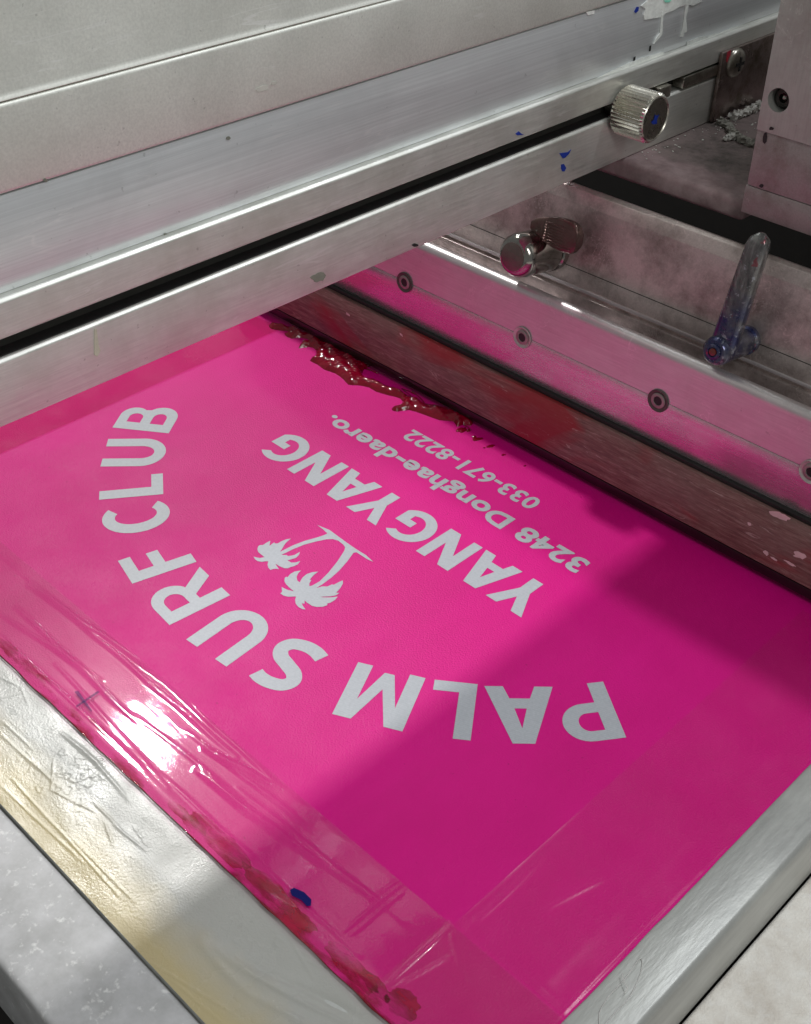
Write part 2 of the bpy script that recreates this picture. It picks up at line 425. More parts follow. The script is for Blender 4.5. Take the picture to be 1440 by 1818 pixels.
G['P'] = [[(0, 0), (9.2, 0), (9.2, 14.3), (16.5, 14.3)] + arc(16.5, 27.65, 13.6, 13.35, -90, 90) + [(0, 41)],
          [(9.2, 21.4), (15.8, 21.4)] + arc(15.8, 27.75, 5.7, 6.35, -90, 90) + [(9.2, 34.1)]]
G['A'] = [[(0, 0), (10, 0), (13, 9), (24, 9), (27, 0), (37, 0), (24.3, 41), (12.7, 41)], [(15.2, 16.3), (21.8, 16.3), (18.6, 30.5)]]
G['L'] = [[(0, 0), (23.5, 0), (23.5, 7.6), (9.3, 7.6), (9.3, 41), (0, 41)]]
G['M'] = [[(0, 0), (8.8, 0), (8.8, 26.5), (16.7, 3.2), (22.3, 3.2), (30.2, 26.5), (30.2, 0), (39, 0), (39, 41), (28.6, 41), (19.5, 15.5), (10.4, 41), (0, 41)]]
G['U'] = [[(0, 41), (9.2, 41), (9.2, 16)] + arc(16.5, 16, 7.3, 8.8, 180, 360) + [(23.8, 41), (33, 41), (33, 15.7)] + arc(16.5, 15.7, 16.5, 16.3, 0, -180, 26)]
G['R'] = [[(0, 0), (9.2, 0), (9.2, 15), (13.6, 15), (22.8, 0), (33.4, 0), (22.4, 16.9)] + arc(17.2, 28.2, 12.8, 12.8, -60, 90) + [(0, 41)],
          [(9.2, 21.8), (16, 21.8)] + arc(16, 28, 6.2, 6.2, -90, 90) + [(9.2, 34.2)]]
G['F'] = [[(0, 0), (9.2, 0), (9.2, 16.4), (22.6, 16.4), (22.6, 23.9), (9.2, 23.9), (9.2, 33.4), (24.5, 33.4), (24.5, 41), (0, 41)]]
G['B'] = [[(0, 0), (18.5, 0)] + arc(18.5, 11.7, 12.6, 11.7, -90, 52) + arc(17, 31, 11, 10, -38, 90) + [(0, 41)],
          [(9.2, 7.2), (17, 7.2)] + arc(17, 12.1, 5.6, 4.9, -90, 90) + [(9.2, 17)], [(9.2, 24.2), (16, 24.2)] + arc(16, 29.1, 4.6, 4.9, -90, 90) + [(9.2, 34)]]
G['C'] = [arc(17.6, 20.5, 17.3, 21.3, 48, 312, 34) + arc(18.2, 20.5, 8.7, 13.3, 304, 56, 28)]
G['S'] = [stroke([(26.4, 35), (22, 36.7), (15.5, 37.2), (8.5, 35.2), (5.4, 30), (8.2, 24.9), (15, 21.2), (22.3, 17.3), (25.2, 11.6), (22.2, 6.1), (15, 3.8), (8, 4.4), (1.8, 7)], 8.6)]
H = {}
H['Y'] = [[(9.9, 0), (17.7, 0), (17.7, 12.2), (27.6, 31.8), (19.4, 31.8), (13.8, 19.6), (8.2, 31.8), (0, 31.8), (9.9, 12.4)]]
H['A'] = [[(0, 0), (8, 0), (10.1, 6.6), (19.4, 6.6), (21.5, 0), (29.6, 0), (19.7, 31.8), (9.9, 31.8)], [(11.9, 12.4), (17.6, 12.4), (14.8, 22.4)]]
H['N'] = [[(0, 0), (7.2, 0), (7.2, 19.5), (18.2, 0), (26.8, 0), (26.8, 31.8), (19.5, 31.8), (19.5, 12.6), (8.8, 31.8), (0, 31.8)]]
H['G'] = [arc(16.2, 15.9, 16.2, 16.5, 52, 322, 34) + [(29, 17.8), (15.6, 17.8), (15.6, 11.8), (21.6, 11.8), (21.6, 7.0)] + arc(16.8, 15.9, 8.8, 10.2, -62, -298, 28)]

def place_flat(me, s, t, ang, gx, gy, z):
    """glyph point (gx,gy) lands on text position (s,t); the lettering reads from the far side of the press: s=-x, t=-y"""
    a = math.radians(ang); ca, sa = math.cos(a), math.sin(a)
    # local -> text frame (turned clockwise by ang) -> world
    for v in me.vertices:
        lx, ly = v.co.x / K - gx, v.co.y / K - gy
        u, w = s + lx * ca + ly * sa, t - lx * sa + ly * ca
        v.co = (-u * K, -w * K, z * K)
    me.update()
def flip_up(me):
    for p in me.polygons:
        if p.normal.z < 0: p.flip()
    me.update()
CS, CT = 445.0, -547.9          # centre of the arched line
RB = 229.0
# char, polar angle of its middle, turn, width
ARCH = [('P', -52.1, -54.5, 30), ('A', -44.0, -44.6, 37), ('L', -35.6, -37.0, 23.5), ('M', -26.45, -26.9, 39), ('S', -13.7, -13.8, 29), ('U', -4.2, -4.4, 33),
        ('R', 6.3, 5.6, 33.4), ('F', 14.9, 14.6, 24.5), ('C', 25.9, 26.0, 32), ('L', 33.8, 35.6, 23.5), ('U', 42.9, 43.4, 33), ('B', 52.6, 54.5, 31)]
for ch, pa, rot, w in ARCH:
    me = fill2d(G[ch]); a = math.radians(pa)
    h = .5 * 41
    r = RB + h
    place_flat(me, CS + r * math.sin(a), CT + r * math.cos(a), rot, w / 2, h, .12); flip_up(me)
    link_mesh('letter', me, M['mesh'], screen)
x = 321.2
for ch, s in zip('YANGYANG', (321.1, 347.1, 379.5, 409.5, 441.8, 468.2, 500.6, 531.0)):
    me = fill2d(H[ch]); place_flat(me, s, -458.1, 0, 0, 0, .12); flip_up(me)
    link_mesh('letter', me, M['mesh'], screen)
def text_line(body, s0, s1, t, height, off=.018, refh=None):
    cu = bpy.data.curves.new('t', 'FONT'); cu.body = body; cu.size = 1; cu.offset = off; cu.resolution_u = 4; cu.space_character = 1.06
    o = bpy.data.objects.new('t', cu); me = bpy.data.meshes.new_from_object(o)
    bpy.data.objects.remove(o)
    bm = bmesh.new(); bm.from_mesh(me)
    xs = [v.co.x for v in bm.verts]; x0, x1 = min(xs), max(xs)
    sx = (s1 - s0) / (x1 - x0)
    ys = [v.co.y for v in bm.verts]
    sy = height / (refh or max(ys))
    seen = set(); comps = []
    for v in bm.verts:
        if v in seen: continue
        st, comp = [v], []
        seen.add(v)
        while st:
            q = st.pop(); comp.append(q)
            for e in q.link_edges:
                r = e.other_vert(q)
                if r not in seen: seen.add(r); st.append(r)
        comps.append(comp)
    for comp in comps:
        cs = set(comp); ids = {v: i for i, v in enumerate(comp)}
        vs_ = [(-(s0 + (v.co.x - x0) * sx), -(t + v.co.y * sy), .12) for v in comp]
        fs = {f for v in comp for f in v.link_faces}
        if not fs: continue
        m2 = mesh_from(vs_, [tuple(ids[v] for v in f.verts) for f in fs]); flip_up(m2)
        link_mesh('letter', m2, M['mesh'], screen)
    bm.free()
text_line('3248 Donghae-daero.', 323.5, 555.0, -494.0, 14.6, .034)
text_line('033-671-8222', 384.0, 502.0, -521.2, 13.2, .028)

# ---- palm emblem
PT = [(735,165),(850,212),(1000,322),(1095,388),(1180,440),(1250,503),(1190,476),(1095,415),(1068,420),(1010,500),(940,580),(865,648),(780,710),(735,738),(700,745),(690,720),(760,680),(840,600),(920,500),(985,400),(992,370),(975,345),(930,310),(880,295),(820,297),(720,318),(620,345),(520,385),(440,425),(410,437),(400,410),(430,395),(520,350),(620,312),(740,278),(800,258),(830,243),(790,205)]
P1 = [(155,455),(180,462),(215,468),(255,460),(225,435),(200,415),(190,390),(198,360),(215,350),(240,350),(270,330),(308,310),(305,335),(300,358),(325,338),(345,325),(350,335),(375,335),(420,310),(455,297),(498,290),(470,312),(450,330),(435,350),(415,385),(400,410),(410,437),(425,440),(455,440),(470,450),(495,447),(530,440),(555,425),(580,412),(570,440),(545,465),(500,480),(465,490),(500,510),(540,508),(583,495),(560,525),(520,545),(500,548),(470,562),(440,562),(410,550),(380,535),(355,520),(370,545),(388,570),(360,565),(335,568),(310,577),(290,555),(283,530),(290,497),(265,498),(230,503),(195,497),(170,480)]
P2 = [(400,792),(415,780),(412,732),(435,745),(470,760),(525,772),(490,745),(455,710),(437,680),(440,650),(455,638),(465,645),(490,615),(530,592),(590,582),(565,605),(548,640),(555,675),(578,690),(600,650),(640,615),(690,598),(748,592),(715,615),(685,645),(668,668),(685,668),(665,700),(665,725),(690,720),(720,735),(735,742),(780,728),(830,728),(870,710),(890,712),(930,690),(970,672),(972,700),(950,740),(910,785),(940,787),(910,808),(860,818),(760,822),(800,828),(860,828),(925,820),(900,850),(860,875),(825,885),(832,897),(790,913),(730,915),(690,905),(650,880),(620,855),(622,885),(595,882),(605,905),(632,938),(600,935),(565,915),(540,885),(535,850),(545,820),(510,820),(470,822),(430,812)]
for nm, P, z in (('palm_trunks', PT, .11), ('palm_crown', P1, .14), ('palm_crown', P2, .17)):
    L = [onz(420 + x / 5.143, 900 + y / 5.143)[:2] for x, y in P]
    me = fill2d([L])
    me.transform(Matrix.Translation((0, 0, z * K))); flip_up(me)
    link_mesh(nm, me, M['mesh'], screen)

# ---- tape strips over the edges of the stencil, wrinkled
def seg_ridges(S):
    """S: list of (pixel a, pixel b, width mm, height mm): folds in the film"""
    return [(onz(*a)[:2], onz(*b)[:2], w, h) for a, b, w, h in S]
def ridge_height(X, Y, R_):
    Z = np.zeros_like(X)
    for a, b, w, h in R_:
        d = b - a; L = np.hypot(*d); d = d / L
        u = (X - a[0]) * d[0] + (Y - a[1]) * d[1]; v = -(X - a[0]) * d[1] + (Y - a[1]) * d[0]
        v = v + .9 * np.sin(u * .11 + a[0]) * w * .3
        e = np.clip(u / L, 0, 1); fade = np.where((u < 0) | (u > L), np.exp(-np.minimum(np.abs(u), np.abs(u - L)) ** 2 / (w * w)), 1.0)
        env = np.clip(np.sin(np.pi * (e * .94 + .03)), 0, 1) ** .5
        Z += h * env * fade * np.exp(-(v / w) ** 2)
    return Z
def wav(X, Y, fx, fy, ph):
    return np.sin(X * fx + 1.7 * np.sin(Y * fy * .6 + ph) + ph) * np.cos(Y * fy + .8 * np.sin(X * fx * .7) + ph * 1.3)
RF = seg_ridges([((0, 985), (420, 1345), 1.3, .7), ((50, 1040), (330, 1230), 1.6, 1.2), ((30, 1080), (250, 1290), 1.4, .9), ((0, 1090), (180, 1210), 1.0, .7),
                 ((110, 1040), (500, 1400), 1.2, .9), ((350, 1370), (520, 1500), 1.8, 1.5), ((365, 1330), (480, 1395), 1.6, 1.3), ((330, 1300), (560, 1480), 1.1, .6),
                 ((240, 1270), (430, 1420), .9, .5), ((100, 1180), (300, 1400), .8, .5), ((440, 1440), (680, 1610), 1.2, .6), ((420, 1400), (720, 1640), 1.0, .45),
                 ((655, 1600), (708, 1562), .6, .5), ((612, 1655), (712, 1570), .6, .6), ((622, 1662), (716, 1584), .5, .5), ((690, 1750), (795, 1650), .7, .6),
                 ((700, 1756), (800, 1700), .6, .6), ((800, 1660), (826, 1745), .6, .5), ((280, 1370), (640, 1700), .8, .5), ((0, 1130), (260, 1370), .7, .5)])
def zF(X, Y):
    base = .45 + np.clip((Y - 249) / 3, -1, 0) * -.15
    z = base + ridge_height(X, Y, RF) * (.95 - .86 * np.exp(-((X + 397) / 34) ** 2 - ((Y - 214) / 17) ** 2)) + .05 * wav(X, Y, .03, .12, .3) + .02 * wav(X, Y, .13, .3, 1.1)
    lift = np.exp(-((Y - 202) / 5.0) ** 2) * .5
    return z + lift
sheet(-786, -140, 194.2, 249, .9, zF, 'film_tape', M['film'], screen)['label'] = 'wrinkled glossy film tape along the front edge'
RR = seg_ridges([((1000, 1800), (1245, 1545), .8, .6), ((980, 1818), (1180, 1610), .6, .4), ((800, 1650), (1100, 1375), .8, .35), ((830, 1655), (960, 1530), 1.2, .4),
                 ((840, 1640), (1000, 1790), 2.0, .5), ((1240, 1550), (1440, 1370), .7, .4), ((960, 1620), (1080, 1560), 1.0, .4)])
def zR(X, Y):
    return .95 + ridge_height(X, Y, RR) + .12 * wav(X, Y, .12, .05, 2.1) + .05 * wav(X, Y, .3, .12, .4) + np.exp(-((X + 163) / 4.0) ** 2) * .3
sheet(-209.5, -146.8, 250.2, 548, .9, zR, 'film_tape', M['film_side'], screen)
def zR2(X, Y):
    return 1.3 + ridge_height(X, Y, RR + RF) + .12 * wav(X, Y, .12, .05, 2.1) + .06 * wav(X, Y, .25, .22, .7)
sheet(-213, -146.8, 197, 249.6, .9, zR2, 'film_tape', M['film_side'], screen)
sheet(-740, -676, 250.2, 548, 1.5, lambda X, Y: .8 + .25 * wav(X, Y, .1, .04, .8), 'film_tape', M['film_dark'], screen)

RB_ = seg_ridges([((350, 1668), (560, 1775), 3.2, 1.5), ((400, 1690), (660, 1815), 2.0, -1.0), ((352, 1672), (440, 1760), 2.0, 1.0), ((440, 1760), (600, 1850), 1.6, .8), ((430, 1722), (640, 1830), 1.0, .8),
                  ((0, 1392), (150, 1532), .45, .35), ((20, 1380), (215, 1592), .5, .35), ((120, 1480), (240, 1600), .5, .3), ((262, 1705), (420, 1800), .5, .5), ((300, 1735), (400, 1818), .5, .4), ((0, 1300), (110, 1400), .7, .3),
                  ((95, 1345), (90, 1400), .4, .4), ((90, 1400), (130, 1420), .4, .4), ((130, 1420), (172, 1440), .4, .4), ((165, 1420), (215, 1470), .5, .5), ((200, 1460), (262, 1510), .5, .5), ((185, 1455), (200, 1500), .5, .4), ((235, 1462), (262, 1500), .4, .4),
                  ((0, 1200), (36, 1216), .4, .3), ((36, 1216), (50, 1250), .4, .3), ((0, 1240), (40, 1232), .35, .3), ((45, 1330), (95, 1390), .35, .25), ((150, 1330), (230, 1420), .9, .5), ((110, 1300), (180, 1360), 1.2, .8), ((270, 1390), (420, 1540), .7, .5),
                  ((500, 1640), (560, 1740), .5, .3), ((540, 1700), (620, 1740), .4, .35), ((480, 1800), (620, 1700), .4, .25), ((0, 1275), (60, 1330), .5, .25)])
blist = [(random.gauss(140, 34), random.gauss(1366, 26), random.uniform(1.0, 2.6), random.uniform(.12, .32)) for _ in range(40)] + [(random.uniform(20, 560), 0, random.uniform(.8, 1.8), .15) for _ in range(26)]
def zB(X, Y):
    Z = -1.0 + .65 * ridge_height(X, Y, RB_) + .12 * wav(X, Y, .045, .13, .9) + .05 * wav(X, Y, .14, .31, 2.0)
    for u, v, r, h in blist:
        c = onz(u, v)[:2] if v else np.array(onz(u, 1255 + u * .95 + 60 * math.sin(u * 1.7))[:2])
        dx, dy = X - c[0], Y - c[1]; a = np.arctan2(dy, dx)
        d = np.hypot(dx * (1 + .3 * math.sin(u)), dy) / (1 + .22 * np.sin(a * 2 + u) + .15 * np.sin(a * 3 + v))
        Z += .6 * h * np.exp(-((d - r) / .38) ** 2)
    return Z
sheet(-786, -150, 142.6, 196.6, .62, zB, 'packing_tape', M['bar'], screen)['label'] = 'yellowed wrinkled packing tape on the front frame bar'
def strand(pix, z=.4, r=.22):
    P = [onz(u, v, z) for u, v in pix]; P = [np.array(p) for p in smooth_loop(P, 5)][:-5]
    link_mesh('glue_strand', tube(P, [r * .7] * len(P), 6), M['strand'], screen, smooth=True)
for q in ([(1066, 1830), (1064, 1800), (1080, 1770), (1108, 1740), (1136, 1702), (1138, 1725), (1118, 1770), (1090, 1800), (1066, 1830)], [(1104, 1728), (1108, 1742), (1114, 1755), (1106, 1762)]):
    strand(q, 1.6 if q[0][0] < 1060 else -.6 if q[0][0] < 1100 else 1.5)
# stains of red ink caught under the tape, and pen marks
def blob_poly(u, v, rx, ry, ang=0, n=22, rough=.28, seed=0, plane=None):
    out = []; a0 = math.radians(ang)
    for i in range(n):
        a = 2 * math.pi * i / n; r = 1 + rough * (mnoise.noise((math.cos(a) * 1.8 + seed, math.sin(a) * 1.8, seed * 3.1)) + .6 * mnoise.noise((math.cos(a) * 4 + seed, math.sin(a) * 4, seed)))
        x, y = rx * r * math.cos(a), ry * r * math.sin(a)
        out.append((u + x * math.cos(a0) - y * math.sin(a0), v + x * math.sin(a0) + y * math.cos(a0)))
    return out
def flat_patch(name, pix, z, mat, parent):
    me = fill2d([[onz(u, v, z)[:2] for u, v in pix]]); me.transform(Matrix.Translation((0, 0, z * K))); flip_up(me)
    return link_mesh(name, me, mat, parent)
sheet(-700, -190, 196.6, 213, 2.0, lambda X, Y: .16 + 0 * X, 'ink_smear', M['stain'], screen)
for i, (u, v, rx, ry) in enumerate([(14, 1150, 24, 10), (48, 1184, 30, 11), (92, 1222, 34, 9), (128, 1264, 24, 8), (175, 1290, 22, 6), (318, 1440, 26, 9), (345, 1466, 24, 12), (530, 1630, 40, 14), (665, 1748, 36, 13)]):
    flat_patch('ink_smear', blob_poly(u, v, rx, ry, 43, 30, .35, i * 1.3 + .4), .24 + i * .004, M['stain2'], screen)
flat_patch('ink_smear', blob_poly(392, 1496, 70, 20, 43, 40, .25, 3), .2, M['stain2'], screen)
flat_patch('ink_smear', blob_poly(480, 1578, 66, 17, 43, 40, .3, 5), .22, M['stain2'], screen)
flat_patch('ink_smear', blob_poly(624, 1718, 62, 20, 45, 40, .3, 8), .2, M['stain2'], screen)
flat_patch('ink_smear', blob_poly(716, 1782, 34, 24, 40, 40, .3, 11), .22, M['stain2'], screen)
flat_patch('pen_mark', [(515, 1580), (522, 1576), (540, 1584), (553, 1597), (552, 1608), (545, 1609), (535, 1598), (518, 1590)], 1.6, M['pen'], screen)
flat_patch('pen_mark', [(132, 1228), (139, 1226), (164, 1262), (162, 1264)], 1.5, M['pen_faint'], screen)
flat_patch('pen_mark', [(136, 1256), (135, 1253), (174, 1226), (177, 1229)], 1.53, M['pen_faint'], screen)

# ------------------------------------------------------------------ wet ink pushed up by the blade
ink = thing('wet_ink', (-600, 540, 0), 'glossy dark red wet ink pushed into a ragged ridge against the squeegee blade', 'ink')
IP = [(60,185),(90,175),(130,190),(200,200),(250,225),(300,232),(370,255),(420,290),(500,330),(590,378),(660,412),(612,440),(600,470),(625,495),(670,505),(690,520),(760,545),(830,575),(870,600),(930,620),(960,645),(1040,660),(1130,685),(1200,715),(1245,740),(1230,770),(1190,762),(1150,775),(1130,745),(1050,738),(960,706),(870,678),(800,688),(770,672),(830,645),(822,612),(760,595),(680,572),(640,548),(570,535),(520,532),(490,500),(440,465),(380,445),(340,415),(295,392),(322,370),(332,330),(290,312),(230,320),(250,290),(300,275),(240,258),(190,264),(150,242),(190,225),(130,217),(70,207)]
def z7(p, z=0): return onz(460 + p[0] / 3.2727, 520 + p[1] / 3.2727, z)[:2]
def blob_mesh(poly, step, hmax, fall, seed=0, zb=.1):
    poly = np.array(poly); lo, hi = poly.min(0) - 1, poly.max(0) + 1
    nx, ny = int((hi[0] - lo[0]) / step) + 2, int((hi[1] - lo[1]) / step) + 2
    X, Y = np.meshgrid(lo[0] + np.arange(nx) * step, lo[1] + np.arange(ny) * step)
    ins = np.zeros(X.shape, bool); D = np.full(X.shape, 1e9)
    n = len(poly)
    for i in range(n):
        a, b = poly[i], poly[(i + 1) % n]
        with np.errstate(divide='ignore', invalid='ignore'):
            c = ((a[1] > Y) != (b[1] > Y)) & (X < (b[0] - a[0]) * (Y - a[1]) / (b[1] - a[1] + 1e-12) + a[0])
        ins ^= c
        d = b - a; t = np.clip(((X - a[0]) * d[0] + (Y - a[1]) * d[1]) / (d @ d + 1e-9), 0, 1)
        D = np.minimum(D, np.hypot(X - a[0] - t * d[0], Y - a[1] - t * d[1]))
    S = np.where(ins, D, -D)
    N = .5 * np.sin(X * .32 + seed + np.sin(Y * .5)) + .5 * np.sin(Y * .6 + .3 * X + seed * 2) + .18 * np.sin(X * 1.1 - Y * .8 + np.sin(X * .5))
    Z = zb + hmax * (1 - np.exp(-np.clip(S, 0, None) / fall)) * (1 + .32 * N) - np.clip(-S, 0, 1) * 1.2
    keep = S > -step * 1.2
    idx = -np.ones(X.shape, int); idx[keep] = np.arange(keep.sum())
    vs_ = np.stack([X[keep], Y[keep], Z[keep]], 1); F = []
    for j in range(ny - 1):
        for i in range(nx - 1):
            q = (idx[j, i], idx[j, i + 1], idx[j + 1, i + 1], idx[j + 1, i])
            if min(q) >= 0: F.append(tuple(int(k) for k in q))
    return mesh_from(vs_, F)
link_mesh('ink_ridge', blob_mesh([z7(p, .3) for p in smooth_loop(IP, 2)], .45, 4.3, 2.4), M['ink'], ink, smooth=True)
for a, b, w in [((830, 560), (905, 590), .5), ((890, 575), (960, 640), .45), ((840, 570), (890, 612), .35), ((1010, 655), (1090, 690), .5), ((610, 440), (690, 470), .7), ((180, 245), (150, 238), .6), ((1190, 770), (1230, 800), .5)]:
    A, B = z7(a), z7(b)
    link_mesh('ink_string', tube([(*A, .4), (*(.5 * (A + B) + .4), .7), (*B, .4)], [w, w * .6, w]), M['ink'], ink, smooth=True)
for i, (x, y, rx, ry) in enumerate([(1180, 797, 34, 14), (1215, 800, 14, 8), (1268, 850, 30, 10), (1345, 892, 24, 8), (1310, 900, 7, 4), (1420, 941, 13, 5), (1545, 1005, 8, 4), (80, 190, 22, 10), (1250, 836, 12, 6)]):
    P = [z7(p) for p in blob_poly(x, y, rx, ry, -8, 20, .5, i * 2.3)]
    link_mesh('ink_drop', blob_mesh(P, .3, .9, .8, i), M['ink'], ink, smooth=True)

# ------------------------------------------------------------------ squeegee
sq = thing('squeegee', (-460, 570, 0), 'worn brown squeegee blade in a polished metal holder with clamp levers on its back plate', 'squeegee')
SX0, SX1 = -745, -172
bl = link_mesh('blade', prism([(554, 12.2), (560, 46.6), (569, 45.8), (564.5, 4.5), (560, 4.2), (556, 11.4)], 'x', SX0, SX1, .5), M['blade'], sq)
link_mesh('shaded_blade_edge', prism([(554.6, 4.6), (554.6, 11.2), (556.2, 11.0), (559.5, 3.8)], 'x', SX0 + .5, SX1 - .5, .4), M['shaded_blade_edge'], sq)  # lower facet, its shadow put in as colour
link_mesh('gap_shade_strip', box((SX0, 563, 46.8), (SX1, 589, 49)), M['dark'], sq)  # black strip drawn for the shadow gap between blade and jaw
# lower jaw: upright, the upper jaw leans back a little; rolled top edge
YL = 566.0
jaw = link_mesh('holder_jaw', prism([(YL, 49.2), (YL, 71.8), (YL + .35, 79.4), (590, 79.4), (590, 49.2)], 'x', SX0, SX1, .2), M['jaw'], sq)
top = [(YL + .35, 79.7), (YL + 2.2, 106.6)]
top += [(573.2 + 5.0 * math.cos(math.radians(a)), 107.0 + 5.0 * math.sin(math.radians(a))) for a in range(170, 20, -12)] + [(579, 94), (596, 93), (596, 79.8)]
plate = link_mesh('holder_plate', prism(top, 'x', SX0, SX1), M['holder'], sq)
# back plate
TH = math.radians(10)
def bp(s, d=0.0): return (600 + math.sin(TH) * s - math.cos(TH) * d, 107 + math.cos(TH) * s + math.sin(TH) * d)
link_mesh('groove_wall', box((SX0, 597.2, 92.9), (SX1, 604, 105.2), .4), M['backplate'], sq)
link_mesh('back_plate', prism([bp(-3, -1), bp(0, .8), bp(54, .8), bp(62.0, -1.0), bp(63.6, -4.5), bp(63.0, -8), bp(-3, -9)], 'x', SX0, SX1, .5, 2), M['backplate'], sq)
link_mesh('back_plate_rib', prism([bp(.4, 1.0), bp(.4, 1.8), bp(2.6, 1.8), bp(2.6, 1.0)], 'x', SX0, SX1, .2), M['holder'], sq)
link_mesh('scribed_line', prism([bp(13.4, .86), bp(13.4, 1.0), bp(13.8, 1.0), bp(13.8, .86)], 'x', SX0, SX1), M['dark'], sq)
# pale chips of dried ink on the blade face
pale = simple('pale_ink_chip', (.62, .42, .44), .5, 0, 0, .3)
nF = np.array([0, -34.4, 6.0]); nF = nF / np.linalg.norm(nF); pF = np.array([0, 554, 12.2]) + nF * .12
def onface(u, v):
    r = ray(u, v); return CAM + r * (((pF - CAM) @ nF) / (r @ nF))
for u, v, rx, ry, a in [(1384, 915, 17, 6, 22), (1421, 986, 12, 6, 20), (1360, 982, 6, 3, 40), (1374, 992, 7, 2, 30), (1402, 1000, 12, 2, 30), (1330, 930, 4, 2, 30), (618, 558, 5, 1.5, 40), (712, 594, 4, 1.5, 50)]:
    L = [onface(p, q) for p, q in blob_poly(u, v, rx, ry, a, 18, .55, u * .37)]
    link_mesh('ink_chip', mesh_from(L, [tuple(range(len(L)))]), pale, sq)
# screws
scr_me = lathe([(7.4, 0), (7.4, .5), (7.1, .75), (5.3, -.3), (5.0, -.3)], 40, False)
hd_me = lathe([(5.05, -.3), (5.0, .35), (4.6, .6), (3.1, .6), (2.95, -.1)], 36, False)
soc_me = lathe([(3.3, -.2), (3.25, .12)], 6)
scr_me.materials.append(simple('countersink_dark', (.085, .062, .06), .35, .1, 0, .4, 300))  # dark brown ring around the screw head
cs_shiny = scr_me.copy(); cs_shiny.materials.clear(); cs_shiny.materials.append(simple('countersink_bright', (.50, .47, .45), .28, .5, 0, .4, 300))
hd_me.materials.append(simple('screw_head', (.30, .25, .245), .3, .4, 0, .4, 400)); soc_me.materials.append(M['dark'])
for x in (-664.5, -556.3, -446.7, -337.8, -233.0):
    s = link_mesh('screw', cs_shiny if x in (-446.7, -233.0) else scr_me, M['steel'], sq, (x, YL - .15, 78.7)); orient(s, (0, -1, .05))
    for nm, mm in (('screw_head', hd_me), ('hex_socket', soc_me)):
        k = bpy.data.objects.new(nm, mm); C.objects.link(k); k.parent = s; k.rotation_euler = (0, 0, random.uniform(0, 1))

nB = np.array([0, -math.cos(TH), math.sin(TH)]); wB = np.array([0, math.sin(TH), math.cos(TH)]); xB = np.array([1., 0, 0])
P0 = np.array([0, 600, 107.])
def onback(u, v, d=0.0):
    r = ray(u, v); q = P0 + nB * d; return CAM + r * (((q - CAM) @ nB) / (r @ nB))
def local_bm(verts_fn): pass
# lever with a long paint-stained arm
def mat_lever():
    m = Mat('paint_smeared_lever')
    z = m.sep()[1]
    n1 = m.noise(150, 5, .7, m.map((1.6, .5, 1)))
    c = m.ramp(n1, [(.3, (.07, .07, .072)), (.5, (.15, .148, .148)), (.75, (.32, .32, .32))])
    blue = m.ramp(m.math('ADD', m.math('MULTIPLY', z, -14.0), m.math('ADD', m.math('MULTIPLY', m.noise(60, 3), .7), .22)), [(.02, 0.), (.25, 1.)])
    c = m.mix(m.math('MULTIPLY', blue, m.ramp(m.noise(90, 4), [(.35, .2), (.6, .9)])), c, (.008, .014, .10))
    sp = m.ramp(m.noise(260, 3, .6), [(.60, 0.), (.66, 1.)])
    c = m.mix(m.math('MULTIPLY', sp, .6), c, (.42, .44, .5))
    c = m.mix(m.ramp(m.noise(170, 2, .5, m.map((1, 1, 1), (0, 0, 0), (3, 1, 2))), [(.68, 0.), (.72, .7)]), c, (.25, .03, .05))
    m.set(Base_Color=c, Roughness=.2, Metallic=.6, Coat_Weight=.5, Normal=m.bump(m.noise(330, 3), .3, .0008))
    return m.m
M['lever'] = mat_lever()
b2 = onback(1328, 602)
hub_me = lathe([(8.6, -.5), (8.8, 4.2), (7.6, 5.2), (7.4, 9), (8.6, 10.2), (8.8, 30), (9.0, 33), (8.2, 37), (6.6, 38.6)], 36)
hub = link_mesh('clamp_lever', hub_me, M['lever'], sq, tuple(b2)); orient(hub, nB, xB)
# arm in hub-local coordinates: x along the bar, y up the plate, z away from it
def arm_mesh():
    vs_, fs = [], []; n = 20; L = 78; prof = []
    ts = np.linspace(0, 1, 26)
    for t in ts:
        w = 8.4 * (1 - t) + 6.5 * t
        if t > .9: w *= math.sqrt(max(0.02, 1 - ((t - .9) / .1) ** 2 * .93))
        if t < .06: w *= math.sqrt(max(.02, 1 - ((.06 - t) / .06) ** 2 * .9))
        d = 5.0 * (1 - t) + 4.6 * t
        if t > .9: d *= math.sqrt(max(.03, 1 - ((t - .9) / .1) ** 2 * .9))
        cx, cy, cz = .07 * L * t + .5, -6 + L * t * .99, 30.0 + 3 * t
        for i in range(n):
            a = 2 * math.pi * i / n
            ca, sa = math.cos(a), math.sin(a)
            e = 2.0 / 3.2
            vs_.append((cx + w * math.copysign(abs(ca) ** e, ca), cy, cz + d * math.copysign(abs(sa) ** e, sa)))
    for k in range(len(ts) - 1):
        for i in range(n): fs.append((k * n + i, k * n + (i + 1) % n, (k + 1) * n + (i + 1) % n, (k + 1) * n + i))
    fs.append(tuple(range(n))[::-1]); fs.append(tuple((len(ts) - 1) * n + i for i in range(n)))
    me = mesh_from(vs_, fs); me.materials.append(M['lever']); return sharp(me, 50)
def child(name, me, parent, loc=(0, 0, 0), mat=None):
    o = bpy.data.objects.new(name, me); C.objects.link(o); o.parent = parent; o.location = Vector(loc) * K
    if mat and not me.materials: me.materials.append(mat)
    return o
child('lever_arm', arm_mesh(), hub)
child('lever_screw', lathe([(4.6, 38.4), (4.6, 39.6), (3.9, 40.1), (2.9, 40.1), (2.7, 39.2)], 24, True), hub, (0, 0, 0), M['lever'])
